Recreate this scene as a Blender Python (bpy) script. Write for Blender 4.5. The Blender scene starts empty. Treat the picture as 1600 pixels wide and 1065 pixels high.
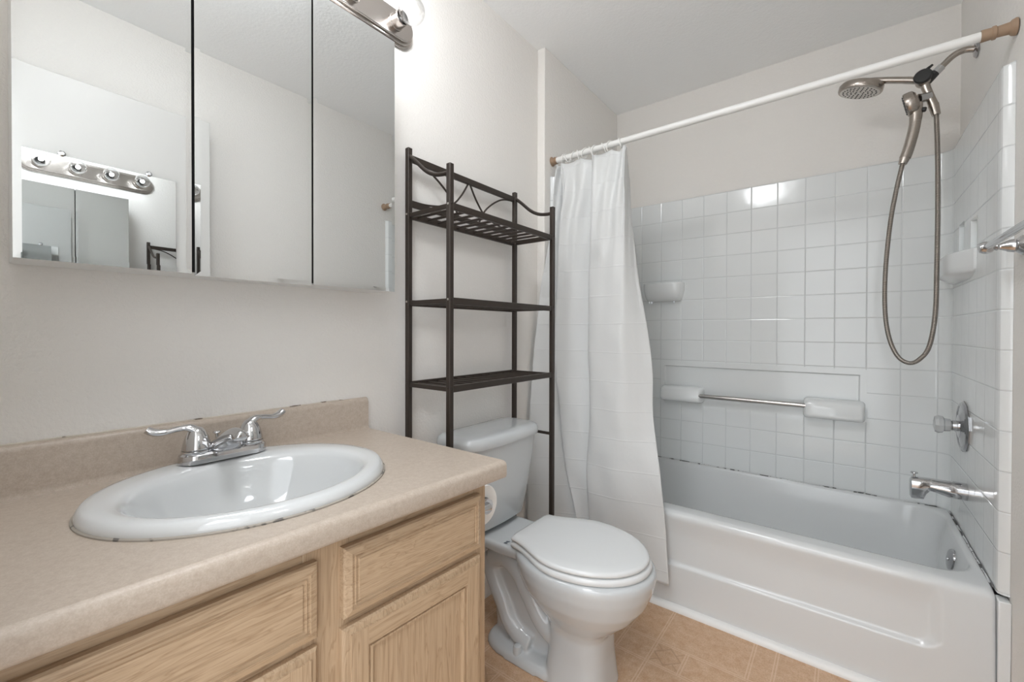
import bpy, bmesh, math, random
from math import sin, cos, pi, radians, sqrt, atan2, exp
from mathutils import Vector, Matrix
random.seed(7)
S = bpy.context.scene
COL = S.collection

# ------------------------------------------------------------------ camera
YAW, PITCH, ROLL = -0.6592, -0.0079, 0.0024
F_ = Vector((sin(YAW)*cos(PITCH), cos(YAW)*cos(PITCH), sin(PITCH)))
R_ = Vector((cos(YAW), -sin(YAW), 0)); U_ = R_.cross(F_)
R2 = R_*cos(ROLL)+U_*sin(ROLL); U2 = -R_*sin(ROLL)+U_*cos(ROLL)
cd = bpy.data.cameras.new('camera'); cam = bpy.data.objects.new('camera', cd); COL.objects.link(cam)
cam.matrix_world = Matrix(((R2.x, U2.x, -F_.x, 1.1686), (R2.y, U2.y, -F_.y, 0.0), (R2.z, U2.z, -F_.z, 1.1054), (0, 0, 0, 1)))
cd.sensor_fit = 'HORIZONTAL'; cd.sensor_width = 36; cd.lens = 672.97/1600*36
cd.shift_y = -(532.5-521.97)/1600
cd.clip_start = 0.02
S.camera = cam

# ------------------------------------------------------------------ world, lights, exposure
W = bpy.data.worlds.new('world'); S.world = W; W.use_nodes = True
bg = W.node_tree.nodes['Background']
bg.inputs[0].default_value = (0.93, 0.965, 1.0, 1); bg.inputs[1].default_value = 2.1
BULB = 100.0          # strength of each vanity bulb's filament
DOME = 21.0           # glow of the added ceiling fill, unseen above the frame
HALL = 17.0           # added fill light in the unseen hall behind the open doorway
S.view_settings.view_transform = 'Standard'; S.view_settings.look = 'None'
S.view_settings.gamma = 1.0; S.view_settings.use_curve_mapping = False
S.view_settings.exposure = 0.53
S.cycles.use_denoising = True
S.cycles.max_bounces = 14; S.cycles.diffuse_bounces = 8; S.cycles.glossy_bounces = 8
S.cycles.transparent_max_bounces = 16; S.cycles.caustics_reflective = False; S.cycles.caustics_refractive = False
ld = bpy.data.lights.new('hall_fill', 'AREA'); ld.shape = 'RECTANGLE'; ld.size = 1.1; ld.size_y = 0.9; ld.energy = HALL  # added area fill, brightens the room through the doorway
ld.color = (0.95, 0.975, 1.0)
lo = bpy.data.objects.new('hall_fill', ld); COL.objects.link(lo); lo.location = (1.0, -0.75, 2.40)

# ------------------------------------------------------------------ materials
MATS = {}
class NT:
    def __init__(s, name):
        s.m = bpy.data.materials.new(name); s.m.use_nodes = True; s.t = s.m.node_tree; s.n = s.t.nodes; s.l = s.t.links
        s.b = s.n['Principled BSDF']; MATS[name] = s.m
    def new(s, typ, **kw):
        x = s.n.new(typ)
        for k, v in kw.items(): setattr(x, k, v)
        return x
    def put(s, sock, v):
        if v is None: return
        if isinstance(v, (int, float)): sock.default_value = v
        elif isinstance(v, (tuple, list)):
            sock.default_value = tuple(v)+((1,) if len(v) == 3 and len(sock.default_value) == 4 else ())
        else: s.l.new(v, sock)
    def math(s, op, a, b=None, c=None, clamp=False):
        x = s.new('ShaderNodeMath', operation=op, use_clamp=clamp)
        s.put(x.inputs[0], a); s.put(x.inputs[1], b); s.put(x.inputs[2], c)
        return x.outputs[0]
    def obj(s): return s.new('ShaderNodeTexCoord').outputs['Object']
    def uv(s): return s.new('ShaderNodeTexCoord').outputs['UV']
    def sep(s, v):
        x = s.new('ShaderNodeSeparateXYZ'); s.l.new(v, x.inputs[0]); return x.outputs
    def mapv(s, v, scale=(1, 1, 1), loc=(0, 0, 0), rot=(0, 0, 0)):
        x = s.new('ShaderNodeMapping'); s.l.new(v, x.inputs[0])
        x.inputs['Scale'].default_value = scale; x.inputs['Location'].default_value = loc; x.inputs['Rotation'].default_value = rot
        return x.outputs[0]
    def noise(s, v, scale, detail=2, rough=.5, dist=0):
        x = s.new('ShaderNodeTexNoise'); s.l.new(v, x.inputs['Vector']); x.inputs['Scale'].default_value = scale
        x.inputs['Detail'].default_value = detail; x.inputs['Roughness'].default_value = rough; x.inputs['Distortion'].default_value = dist
        return x.outputs[0]
    def ramp(s, f, stops):
        x = s.new('ShaderNodeValToRGB'); s.l.new(f, x.inputs[0]); e = x.color_ramp.elements
        while len(e) < len(stops): e.new(.5)
        for q, (p, c) in zip(e, stops): q.position = p; q.color = tuple(c)+(1,)
        return x.outputs[0]
    def mix(s, f, a, b, blend='MIX'):
        x = s.new('ShaderNodeMix', data_type='RGBA', blend_type=blend)
        s.put(x.inputs['Factor'], f); s.put(x.inputs['A'], a); s.put(x.inputs['B'], b); return x.outputs['Result']
    def bump(s, h, strength=.3, dist=.002):
        x = s.new('ShaderNodeBump'); s.l.new(h, x.inputs['Height']); x.inputs['Strength'].default_value = strength
        x.inputs['Distance'].default_value = dist; s.l.new(x.outputs[0], s.b.inputs['Normal'])
    def set(s, color=None, rough=.5, metal=0, spec=None, **kw):
        if color is not None: s.put(s.b.inputs['Base Color'], color)
        s.put(s.b.inputs['Roughness'], rough); s.b.inputs['Metallic'].default_value = metal
        if spec is not None: s.b.inputs['Specular IOR Level'].default_value = spec
        for k, v in kw.items(): s.put(s.b.inputs[k], v)

def lin(*c): return tuple(((x/255)/12.92 if x/255 <= .04045 else ((x/255+.055)/1.055)**2.4) for x in c)
def simple(name, color, rough=.5, metal=0, spec=None, **kw):
    t = NT(name); t.set(color, rough, metal, spec, **kw); return t

def paint(name, color, sc, st):
    t = NT(name); o = t.obj()
    n = t.noise(o, sc, 2, .55); n2 = t.noise(o, sc*.35, 1)
    t.set(color, .62, 0, .3)
    t.bump(t.math('ADD', n, t.math('MULTIPLY', n2, .5)), st, .004)
paint('wall_paint', (.79, .768, .738), 130, .42)
paint('ceiling_paint', (.91, .92, .925), 90, .25)
simple('hall_carpet', (.62, .59, .54), .95)
simple('white_trim_paint', (.80, .80, .79), .4)
simple('white_rod', (.78, .78, .765), .35)
simple('porcelain', (.60, .615, .62), .07, 0, .55, **{'Coat Weight': .4, 'Coat Roughness': .03})
simple('toilet_porcelain', (.54, .562, .574), .09, 0, .5, **{'Coat Weight': .3, 'Coat Roughness': .04})
simple('seat_plastic', (.69, .705, .71), .22)
simple('tub_enamel', (.67, .685, .69), .16, 0, .5)
simple('chrome', (.60, .60, .61), .07, 1)
simple('grab_steel', (.50, .48, .46), .24, 1)
simple('dark_chrome', (.42, .42, .43), .12, 1)
simple('black_plastic', (.02, .02, .02), .4)
simple('dark_gasket', (.02, .05, .045), .5)
simple('mirror_glass', (.79, .81, .815), .0, 1)
simple('bronze_metal', (.040, .030, .024), .42, .3)
simple('screw_metal', (.6, .58, .55), .3, 1)
simple('tan_rubber', (.33, .225, .15), .55)
simple('ring_plastic', (.82, .82, .80), .3)
simple('paper', (.86, .86, .85), .9)
simple('gap_dark', (.012, .012, .013), .8)
simple('emblem_grey', (.12, .14, .17), .5)
simple('white_cabinet', (.75, .75, .74), .4)
simple('door_paint', (.60, .59, .57), .45)

t = NT('brushed_nickel'); o = t.obj(); n = t.noise(t.mapv(o, (1, 1, 30)), 60, 2)
t.set(t.ramp(n, [(.3, (.36, .32, .285)), (.7, (.47, .425, .385))]), .27, 1)
t = NT('light_bar_nickel'); t.set((.50, .46, .43), .2, 1)
t = NT('hose_metal'); uvv = t.sep(t.uv()); h = t.math('SINE', t.math('MULTIPLY', uvv[1], 2*pi*260))
t.set(t.mix(t.math('MULTIPLY', t.math('ADD', h, 1), .5), (.20, .175, .155), (.50, .46, .42)), .3, 1); t.bump(h, .5, .001)

t = NT('curtain_vinyl'); o = t.obj(); s3 = t.sep(o)
cr = t.math('SUBTRACT', 1, t.math('MULTIPLY', t.math('ABSOLUTE', t.math('SUBTRACT', t.math('FRACT', t.math('DIVIDE', t.math('ADD', s3[2], t.math('MULTIPLY', t.noise(o, 3, 1), .02)), .122)), .5)), 34, clamp=False), clamp=True)
wr = t.noise(t.mapv(o, (1, 1, .55)), 16, 3, .5, .6)
t.set((.80, .81, .81), .33, 0, .4)
t.bump(t.math('ADD', t.math('MULTIPLY', cr, .6), t.math('MULTIPLY', wr, .9)), .4, .004)
tr = t.new('ShaderNodeBsdfTranslucent'); tr.inputs[0].default_value = (.80, .81, .81, 1)
mx = t.new('ShaderNodeMixShader'); mx.inputs[0].default_value = .24
t.l.new(t.b.outputs[0], mx.inputs[1]); t.l.new(tr.outputs[0], mx.inputs[2]); t.l.new(mx.outputs[0], t.n['Material Output'].inputs[0])

def laminate():
    t = NT('laminate'); o = t.obj()
    a = t.noise(o, 420, 3, .6); b = t.noise(o, 110, 4, .7); c = t.noise(o, 9, 2)
    c1 = t.ramp(b, [(.25, (.40, .33, .27)), (.5, (.465, .395, .33)), (.78, (.515, .45, .385))])
    c2 = t.mix(t.ramp(a, [(.42, (0, 0, 0)), (.60, (1, 1, 1))]), (.34, .28, .225), c1)
    c3 = t.mix(.72, c2, c1)
    t.set(c3, .36, 0, .4)
laminate()

def oak(name, axis):
    t = NT(name); o = t.obj()
    k = 'xyz'.index(axis)
    def st(c, l): q = [c, c, c]; q[k] = l; return tuple(q)
    warp = t.noise(t.mapv(o, st(7, 1.3)), 1.0, 3, .55)                      # broad figure
    add = t.new('ShaderNodeVectorMath', operation='MULTIPLY_ADD'); t.l.new(warp, add.inputs[0]); add.inputs[1].default_value = (3, 3, 3); t.l.new(t.mapv(o, st(30, 1.2)), add.inputs[2])
    n = t.noise(add.outputs[0], 1.3, 3, .55)
    rings = t.math('FRACT', t.math('MULTIPLY', n, 8.0))
    ringc = t.ramp(rings, [(0, (.36, .245, .15)), (.10, (.45, .325, .21)), (.85, (.505, .37, .245)), (1, (.40, .28, .175))])
    pore = t.noise(t.mapv(o, st(420, 9)), 1.0, 2, .6)
    base = t.mix(t.ramp(pore, [(.50, (0, 0, 0)), (.70, (1, 1, 1))]), ringc, t.mix(.45, ringc, (.27, .18, .11)))
    t.set(base, .42, 0, .4); t.bump(pore, .10, .001)
oak('oak_horizontal', 'y'); oak('oak_vertical', 'z')

def tile():
    t = NT('tile_panel'); u = t.sep(t.uv())
    def line(c, off, per, w):
        f = t.math('FRACT', t.math('ADD', t.math('DIVIDE', t.math('SUBTRACT', c, off), per), 50.5))
        d = t.math('MULTIPLY', t.math('ABSOLUTE', t.math('SUBTRACT', f, .5)), per)
        return t.math('SUBTRACT', 1, t.math('DIVIDE', d, w), clamp=True)
    g = t.math('MAXIMUM', line(u[0], .209, .1148, .0035), line(u[1], 1.843, .1126, .0035))
    def inside(c, a, b): return t.math('MULTIPLY', t.math('GREATER_THAN', c, a), t.math('LESS_THAN', c, b))
    blk = t.math('MULTIPLY', inside(u[0], .325, 1.245), inside(u[1], .70, .935))
    blk = t.math('MAXIMUM', blk, t.math('GREATER_THAN', u[0], 2.245))
    g2 = t.math('MULTIPLY', g, t.math('SUBTRACT', 1, blk))
    hl = t.math('MULTIPLY', line(u[1], 1.843, .1126, .0035), t.math('GREATER_THAN', u[0], 2.245))
    g3 = t.math('MAXIMUM', g2, hl)
    wav = t.noise(t.uv(), 14, 1)
    t.set(t.mix(g3, (.735, .755, .757), (.61, .63, .635)), .13, 0, .5)
    t.bump(t.math('ADD', t.math('MULTIPLY', g3, -1), t.math('MULTIPLY', wav, .6)), .35, .003)
tile()
simple('surround_acrylic', (.745, .762, .765), .15, 0, .5)

def caulk(name, light, dark, thr):
    t = NT(name); o = t.obj(); n = t.noise(o, 28, 3, .6)
    t.set(t.ramp(n, [(thr, light), (thr+.05, dark)]), .7)
caulk('tub_caulk', (.66, .67, .67), (.09, .09, .085), .53)
caulk('counter_caulk', (.60, .55, .48), (.16, .13, .10), .56)
caulk('sink_caulk', (.33, .30, .26), (.12, .11, .10), .55)

def floor_mat():
    t = NT('vinyl_floor'); o = t.obj(); s = t.sep(o); P = .457
    fx = t.math('MULTIPLY', t.math('FRACT', t.math('ADD', t.math('DIVIDE', t.math('SUBTRACT', s[0], .529), P), 20)), P)
    fy = t.math('MULTIPLY', t.math('FRACT', t.math('ADD', t.math('DIVIDE', t.math('SUBTRACT', s[1], 1.41), P), 20)), P)
    def ln(c, p, w=.0032):   # double embossed line
        d = t.math('ABSOLUTE', t.math('SUBTRACT', c, p))
        return t.math('LESS_THAN', t.math('ABSOLUTE', t.math('SUBTRACT', d, .0042)), .0021)
    def mx(*a):
        r = a[0]
        for q in a[1:]: r = t.math('MAXIMUM', r, q)
        return r
    row = t.math('LESS_THAN', fy, .12); nrow = t.math('SUBTRACT', 1, row)
    v1 = mx(ln(fx, .006), ln(fx, .116)); v2 = t.math('MULTIPLY', ln(fx, .22), row); v3 = t.math('MULTIPLY', ln(fx, .396), nrow)
    h = mx(ln(fy, .006), ln(fy, .12))
    g = mx(v1, v2, v3, h)
    ax = t.math('ABSOLUTE', t.math('SUBTRACT', fx, .168)); ay = t.math('ABSOLUTE', t.math('SUBTRACT', fy, .063))
    insq = t.math('MULTIPLY', t.math('LESS_THAN', ax, .044), t.math('LESS_THAN', ay, .049))
    dia = t.math('LESS_THAN', t.math('ABSOLUTE', t.math('SUBTRACT', t.math('ADD', ax, ay), .044)), .004)
    dg = t.math('LESS_THAN', t.math('ABSOLUTE', t.math('SUBTRACT', ax, ay)), .003)
    dg = t.math('MULTIPLY', dg, t.math('GREATER_THAN', t.math('ADD', ax, ay), .044))
    dsg = t.math('MULTIPLY', insq, mx(dia, dg))
    a = t.noise(o, 34, 5, .7); b = t.noise(o, 210, 3, .65)
    base = t.ramp(a, [(.25, (.49, .295, .17)), (.5, (.585, .39, .25)), (.75, (.67, .485, .345))])
    base = t.mix(t.ramp(b, [(.40, (1, 1, 1)), (.52, (0, 0, 0))]), base, t.mix(.3, base, (.33, .18, .09)))
    c1 = t.mix(t.math('MULTIPLY', dsg, .55), base, (.40, .25, .15))
    c2 = t.mix(t.math('MULTIPLY', g, .6), c1, (.70, .52, .38))
    t.set(c2, .34, 0, .42)
    t.bump(t.math('SUBTRACT', t.math('MULTIPLY', b, .2), t.math('MAXIMUM', g, dsg)), .25, .001)
floor_mat()

t = NT('bulb_glass'); tp = t.new('ShaderNodeBsdfTransparent'); gl = t.new('ShaderNodeBsdfGlossy'); gl.inputs['Roughness'].default_value = .02
lw = t.new('ShaderNodeLayerWeight'); lw.inputs[0].default_value = .35
mx = t.new('ShaderNodeMixShader'); t.l.new(lw.outputs['Facing'], mx.inputs[0]); t.l.new(tp.outputs[0], mx.inputs[1]); t.l.new(gl.outputs[0], mx.inputs[2])
t.l.new(mx.outputs[0], t.n['Material Output'].inputs[0])
t = NT('filament'); em = t.new('ShaderNodeEmission'); em.inputs[0].default_value = (.95, .975, 1.0, 1); em.inputs[1].default_value = BULB
t.l.new(em.outputs[0], t.n['Material Output'].inputs[0])
t = NT('fill_dome'); em = t.new('ShaderNodeEmission'); em.inputs[0].default_value = (.95, .975, 1.0, 1); em.inputs[1].default_value = DOME
t.l.new(em.outputs[0], t.n['Material Output'].inputs[0])
t = NT('clear_knob'); t.set((.74, .76, .77), .06, 0, .6, **{'Transmission Weight': .45, 'IOR': 1.45})

# ------------------------------------------------------------------ mesh tools
class MB:
    def __init__(s): s.v = []; s.f = []; s.uv = {}
    def add(s, vs, fs, uvs=None):
        o = len(s.v); s.v += [Vector(p) for p in vs]; s.f += [tuple(i+o for i in f) for f in fs]
        if uvs:
            for i, q in enumerate(uvs): s.uv[o+i] = q
        return s
    def box(s, x0, x1, y0, y1, z0, z1):
        return s.add([(x, y, z) for x in (x0, x1) for y in (y0, y1) for z in (z0, z1)],
                     [(0, 1, 3, 2), (4, 6, 7, 5), (0, 4, 5, 1), (2, 3, 7, 6), (0, 2, 6, 4), (1, 5, 7, 3)])
    def loft(s, rings, cap0=True, cap1=True, uvs=None):
        n = len(rings[0]); vs = [p for r in rings for p in r]; fs = []
        for i in range(len(rings)-1):
            for j in range(n):
                k = (j+1) % n; fs.append((i*n+j, i*n+k, (i+1)*n+k, (i+1)*n+j))
        if cap0: fs.append(tuple(range(n))[::-1])
        if cap1: fs.append(tuple((len(rings)-1)*n+j for j in range(n)))
        return s.add(vs, fs, uvs)
    def grid(s, rows, uvs=None):
        n = len(rows[0]); vs = [p for r in rows for p in r]
        fs = [(i*n+j, i*n+j+1, (i+1)*n+j+1, (i+1)*n+j) for i in range(len(rows)-1) for j in range(n-1)]
        return s.add(vs, fs, [q for r in uvs for q in r] if uvs else None)
    def tube(s, path, r, n=12, cap=True, flat=None):
        path = [Vector(p) for p in path]; m = len(path)
        rs = r if isinstance(r, (list, tuple)) else [r]*m
        T = []
        for i in range(m):
            d = path[min(i+1, m-1)]-path[max(i-1, 0)]; T.append(d.normalized())
        a = Vector((0, 0, 1)) if abs(T[0].z) < .9 else Vector((1, 0, 0))
        N = (a-T[0]*a.dot(T[0])).normalized(); rings = []; uvs = []; L = 0
        for i in range(m):
            N = (N-T[i]*N.dot(T[i])).normalized(); B = T[i].cross(N)
            if i: L += (path[i]-path[i-1]).length
            fx, fy = flat if flat else (1, 1)
            rings.append([path[i]+(N*cos(q)*fx+B*sin(q)*fy)*rs[i] for q in [2*pi*j/n for j in range(n)]])
            uvs += [(j/n, L) for j in range(n)]
        return s.loft(rings, cap, cap, uvs)
    def lathe(s, o, d, prof, n=32, cap0=True, cap1=True):
        o = Vector(o); d = Vector(d).normalized(); a = Vector((0, 0, 1)) if abs(d.z) < .9 else Vector((1, 0, 0))
        N = (a-d*a.dot(d)).normalized(); B = d.cross(N)
        return s.loft([[o+d*h+(N*cos(2*pi*j/n)+B*sin(2*pi*j/n))*max(r, 1e-5) for j in range(n)] for r, h in prof], cap0, cap1)
    def ball(s, c, r, n=16, sq=(1, 1, 1)):
        c = Vector(c); rings = []
        for i in range(1, n):
            q = pi*i/n; rings.append([c+Vector((cos(p)*sin(q)*r*sq[0], sin(p)*sin(q)*r*sq[1], cos(q)*r*sq[2])) for p in [2*pi*j/(2*n) for j in range(2*n)]])
        return s.loft(rings)
    def warp(s, fn): s.v = [Vector(fn(p)) for p in s.v]; return s
    def build(s, name, mat, parent=None, bevel=0, sharp=35, mods=None, origin=None, seg=2):
        off = Vector(parent['_w']) if parent is not None else (Vector(origin) if origin else Vector((0, 0, 0)))
        me = bpy.data.meshes.new(name); bm = bmesh.new()
        bv = [bm.verts.new(p-off) for p in s.v]
        lay = bm.loops.layers.uv.new('UVMap') if s.uv else None
        for f in s.f:
            try: fc = bm.faces.new([bv[i] for i in f])
            except ValueError: continue
            if lay:
                for lp, i in zip(fc.loops, f): lp[lay].uv = s.uv.get(i, (0, 0))
        bmesh.ops.recalc_face_normals(bm, faces=bm.faces[:])
        bm.to_mesh(me); bm.free()
        me.materials.append(MATS[mat]); me.shade_smooth()
        if sharp: me.set_sharp_from_angle(angle=radians(sharp))
        o = bpy.data.objects.new(name, me); COL.objects.link(o)
        if bevel:
            m = o.modifiers.new('bevel', 'BEVEL'); m.width = bevel; m.segments = seg; m.limit_method = 'ANGLE'; m.angle_limit = radians(40); m.harden_normals = False
        for mk in (mods or []): mk(o)
        if parent is not None: o.parent = parent; o['_w'] = list(off)
        else: o.location = off; o['_w'] = list(off)
        return o

def thing(name, loc, label, cat, group=None):
    o = bpy.data.objects.new(name, None); COL.objects.link(o); o.location = loc; o['_w'] = list(loc); o.empty_display_size = .05
    return tag(o, label, cat, group)
def tag(o, label, cat, group=None):
    o['label'] = label; o['category'] = cat
    if group: o['group'] = group
    return o
def struct(o): o['kind'] = 'structure'; return o
def sub(o, lv=1): m = o.modifiers.new('sub', 'SUBSURF'); m.levels = lv; m.render_levels = lv
def B(x0, x1, y0, y1, z0, z1): return MB().box(x0, x1, y0, y1, z0, z1)
def cat(ctrl, n):
    """Catmull-Rom through control points, n samples per span"""
    P = [Vector(p) for p in ctrl]; out = []
    for i in range(len(P)-1):
        p0 = P[max(i-1, 0)]; p1 = P[i]; p2 = P[i+1]; p3 = P[min(i+2, len(P)-1)]
        for k in range(n):
            t_ = k/n; out.append(.5*((2*p1)+(p2-p0)*t_+(2*p0-5*p1+4*p2-p3)*t_*t_+(3*p1-p0-3*p2+p3)*t_**3))
    out.append(P[-1]); return out
def rrect(cx, cy, hx, hy, r, z, ns=6, side=1):
    """rounded rectangle ring, counter-clockwise"""
    out = []
    for q, (sx, sy) in enumerate(((1, 1), (-1, 1), (-1, -1), (1, -1))):
        c = (cx+sx*(hx-r), cy+sy*(hy-r))
        for k in range(ns+1):
            a = pi/2*(q+k/ns); out.append(Vector((c[0]+r*cos(a), c[1]+r*sin(a), z)))
    if side > 1:
        o2 = []; n = len(out)
        for i, p in enumerate(out):
            o2.append(p)
            if i % (ns+1) == ns:
                nx = out[(i+1) % n]
                for k in range(1, side): o2.append(p.lerp(nx, k/side))
        out = o2
    return out

# ------------------------------------------------------------------ room
XR, YB, H, ST, YN = 1.532, 2.510, 2.44, .0426, -.06   # right wall, back wall, ceiling, alcove step, near wall
struct(B(-.12, XR+.12, YN-.06, YB+.1, -.08, 0).build('floor', 'vinyl_floor'))
struct(B(-.6, XR+.6, -2.2, YN-.06, -.08, .004).build('floor_hall', 'hall_carpet'))
struct(B(-.12, XR+.12, YN-.12, YB+.1, H, H+.08).build('ceiling', 'ceiling_paint'))
wl = MB().box(-.12, 0, YN-.12, YB+.1, 0, H)
struct(wl.build('wall_left', 'wall_paint'))
struct(B(0, ST, 1.700, YB, 0, H).build('wall_alcove', 'wall_paint', bevel=.004))
struct(B(XR, XR+.12, YN-.12, YB+.1, 0, H).build('wall_right', 'wall_paint'))
struct(B(0, XR, YB, YB+.1, 0, H).build('wall_back', 'wall_paint'))
nw = MB(); nw.box(0, .66, YN-.12, YN, 0, H); nw.box(1.455, XR, YN-.12, YN, 0, H); nw.box(.66, 1.455, YN-.12, YN, 2.08, H)
struct(nw.build('wall_front', 'wall_paint'))
tr = MB(); tr.box(.60, .66, YN, YN+.012, 0, 2.14); tr.box(.60, 1.515, YN, YN+.012, 2.08, 2.14); tr.box(1.455, 1.515, YN, YN+.012, 0, 2.08)
struct(tr.build('trim_1', 'white_trim_paint', bevel=.003))
# shoe moulding along the tub
q = MB(); prof = [(1.752, 0), (1.728, 0), (1.728, .006), (1.734, .016), (1.744, .020), (1.752, .021)]
q.loft([[(x, y, z) for y, z in prof] for x in (ST, XR)])
struct(q.build('trim_2', 'white_trim_paint', sharp=50))
# open door leaf lying against the right wall
dr = B(1.425, 1.460, .000, .730, .012, 2.072).build('door_1', 'door_paint', bevel=.002); struct(dr); dr['_w'] = [0, 0, 0]
MB().lathe((1.425, .672, .95), (-1, 0, 0), [(.03, 0), (.03, .006), (.012, .01), (.012, .035), (.026, .045), (.028, .06), (.018, .07)]).build('door_knob', 'chrome', dr)

cl = thing('ceiling_fill', (.58, .45, 2.44), 'added fill light, an unseen glowing dome over the vanity', 'light')  # added fill, out of view, evens out the room's brightness
MB().lathe((.58, .45, 2.4395), (0, 0, -1), [(.17, 0), (.175, .008), (.175, .018), (.16, .020)], 40).build('base', 'white_cabinet', cl)
MB().lathe((.58, .45, 2.42), (0, 0, -1), [(.159, 0), (.165, .025), (.160, .060), (.14, .085), (.10, .100), (.05, .107), (.002, .108)], 40).build('dome', 'fill_dome', cl)

# mirror hung on that door leaf
dm = thing('door_mirror', (1.42, .39, .62), 'frameless wall mirror clipped to the open door leaf, seen reflected in the cabinet mirror', 'mirror')
MB().box(1.4195, 1.4245, .195, .655, .62, 1.765).build('glass', 'mirror_glass', dm)
for y in (.30, .56): MB().lathe((1.4245, y, 1.772), (-1, 0, 0), [(.011, 0), (.011, .007), (.006, .011)], 12).build('clip', 'chrome', dm)

# ------------------------------------------------------------------ vanity (its depth narrows slightly towards the near wall)
def vw(p): return (p[0]*(1-.098*(.755-p[1])), p[1], p[2])
VY0, VY1 = YN+.004, .752
FX = .508
vc = thing('vanity_cabinet', (.25, .35, 0), 'light oak bathroom vanity cabinet under the beige countertop', 'cabinet')
m = MB()
for q in ((.004, FX-.019, VY0, VY0+.016, .10, .768), (.004, FX-.019, VY1-.016, VY1, .10, .768), (.004, .012, VY0+.016, VY1-.016, .10, .768), (.012, FX-.019, VY0+.016, VY1-.016, .10, .116), (.05, .44, VY0, VY1-.02, 0, .10)): m.box(*q)
m.warp(vw).build('body', 'oak_vertical', vc)
for y0, y1 in ((VY0, VY0+.045), (.336, .414), (.712, VY1)): B(FX-.019, FX, y0, y1, .10, .769).warp(vw).build('frame_stile', 'oak_vertical', vc, bevel=.0012)
for y0, y1 in ((VY0+.045, .336), (.414, .712)):
    for z0, z1 in ((.724, .769), (.585, .640), (.10, .15)): B(FX-.019, FX-.0004, y0, y1, z0, z1).warp(vw).build('frame_rail', 'oak_horizontal', vc, bevel=.0008)
def rect_ring(y0, y1, z0, z1, ins, x): return [(x, y0+ins, z0+ins), (x, y1-ins, z0+ins), (x, y1-ins, z1-ins), (x, y0+ins, z1-ins)]
def drawer(y0, y1, z0, z1, name):
    X = FX; st = [(0, 0), (0, .012), (.003, .016), (.013, .019), (.014, .0165), (.0185, .0165), (.0195, .019), (.0205, .0165), (.025, .0165), (.026, .019), (.03, .019)]
    MB().loft([rect_ring(y0, y1, z0, z1, i, X+d) for i, d in st]).warp(vw).build(name, 'oak_horizontal', vc, sharp=20)
drawer(.398, .724, .617, .738, 'drawer_front')
drawer(VY0+.02, .354, .612, .735, 'drawer_front')
def door(y0, y1, z0, z1):
    X = FX; w = .046
    d = MB().loft([rect_ring(y0, y1, z0, z1, i, X+h) for i, h in ((0, 0), (0, .010), (.004, .0145), (.012, .016), (.013, .019), (w-.001, .019), (w, .014), (w+.004, .014), (w+.005, .017), (w+.009, .017), (w+.011, .010), (w+.03, .010))]).warp(vw)
    o = d.build('door', 'oak_vertical', vc, sharp=20)
    for za, zb in ((z1-w+.0005, z1-.0135), (z0+.0135, z0+w-.0005)): B(X+.0185, X+.0194, y0+w, y1-w, za, zb).warp(vw).build('door_rail', 'oak_horizontal', o)
door(.396, .724, .125, .600); door(VY0+.02, .354, .125, .597)

ct = thing('countertop', (.28, .35, .769), 'beige speckled laminate countertop with rounded front edge and backsplash', 'countertop')
CX = .5575; SX, SY = .275, .352                          # front edge, sink centre
SK = []                                                 # cut-out ring
NS = 96
def ell(a, b, cx, cy, z, n=NS, sup=2.0):
    out = []
    for j in range(n):
        q = 2*pi*j/n; c, s_ = cos(q), sin(q)
        out.append(Vector((cx+a*math.copysign(abs(c)**(2/sup), c), cy+b*math.copysign(abs(s_)**(2/sup), s_), z)))
    return out
hole = ell(.205, .228, SX, SY, .809)
y0c, y1c = YN+.003, .768
def boxray(p):                                         # project a cut-out point outwards onto the slab outline
    d = Vector((p.x-SX, p.y-SY, 0)); ts = []
    for lim, cc, dd in ((CX-.012, SX, d.x), (.004, SX, d.x), (y1c, SY, d.y), (y0c, SY, d.y)):
        if abs(dd) > 1e-9:
            t_ = (lim-cc)/dd
            if t_ > 0: ts.append(t_)
    t_ = min(ts); return Vector((SX+d.x*t_, SY+d.y*t_, .809))
outer = [boxray(p) for p in hole]
for cx_, cy_ in ((CX-.012, y1c), (CX-.012, y0c), (.004, y1c), (.004, y0c)):   # keep the slab corners
    k = min(range(NS), key=lambda i: (outer[i]-Vector((cx_, cy_, .809))).length); outer[k] = Vector((cx_, cy_, .809))
top = MB(); top.loft([hole, outer], False, False)
prof = [(CX-.012, .809), (CX-.006, .8080), (CX-.001, .8045), (CX+.001, .799), (CX+.001, .777), (CX-.001, .772), (CX-.006, .769), (CX-.03, .769), (CX-.03, .785)]
top.grid([[(x, y, z) for y in (y0c, .1, .2, .3, .4, .5, .6, .7, y1c)] for x, z in prof])
endp = [(.004, .809)]+prof+[(.004, .785)]
for y in (y0c, y1c): top.add([(x, y, z) for x, z in endp], [tuple(range(len(endp)))])
top.warp(vw).build('slab', 'laminate', ct, sharp=40)
bs = [(.002, .805), (.030, .805), (.024, .812), (.0215, .820), (.021, .890), (.018, .898), (.012, .902), (.002, .902)]
MB().loft([[(x, y, z) for x, z in bs] for y in (y0c, .2, .4, .6, y1c)]).build('backsplash', 'laminate', ct, sharp=40)
MB().tube([(.0035, y0c+.01+i*.02, .9022+.0004*sin(i*1.7)) for i in range(38)], .0022, 6).build('caulk', 'counter_caulk', ct)

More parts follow.
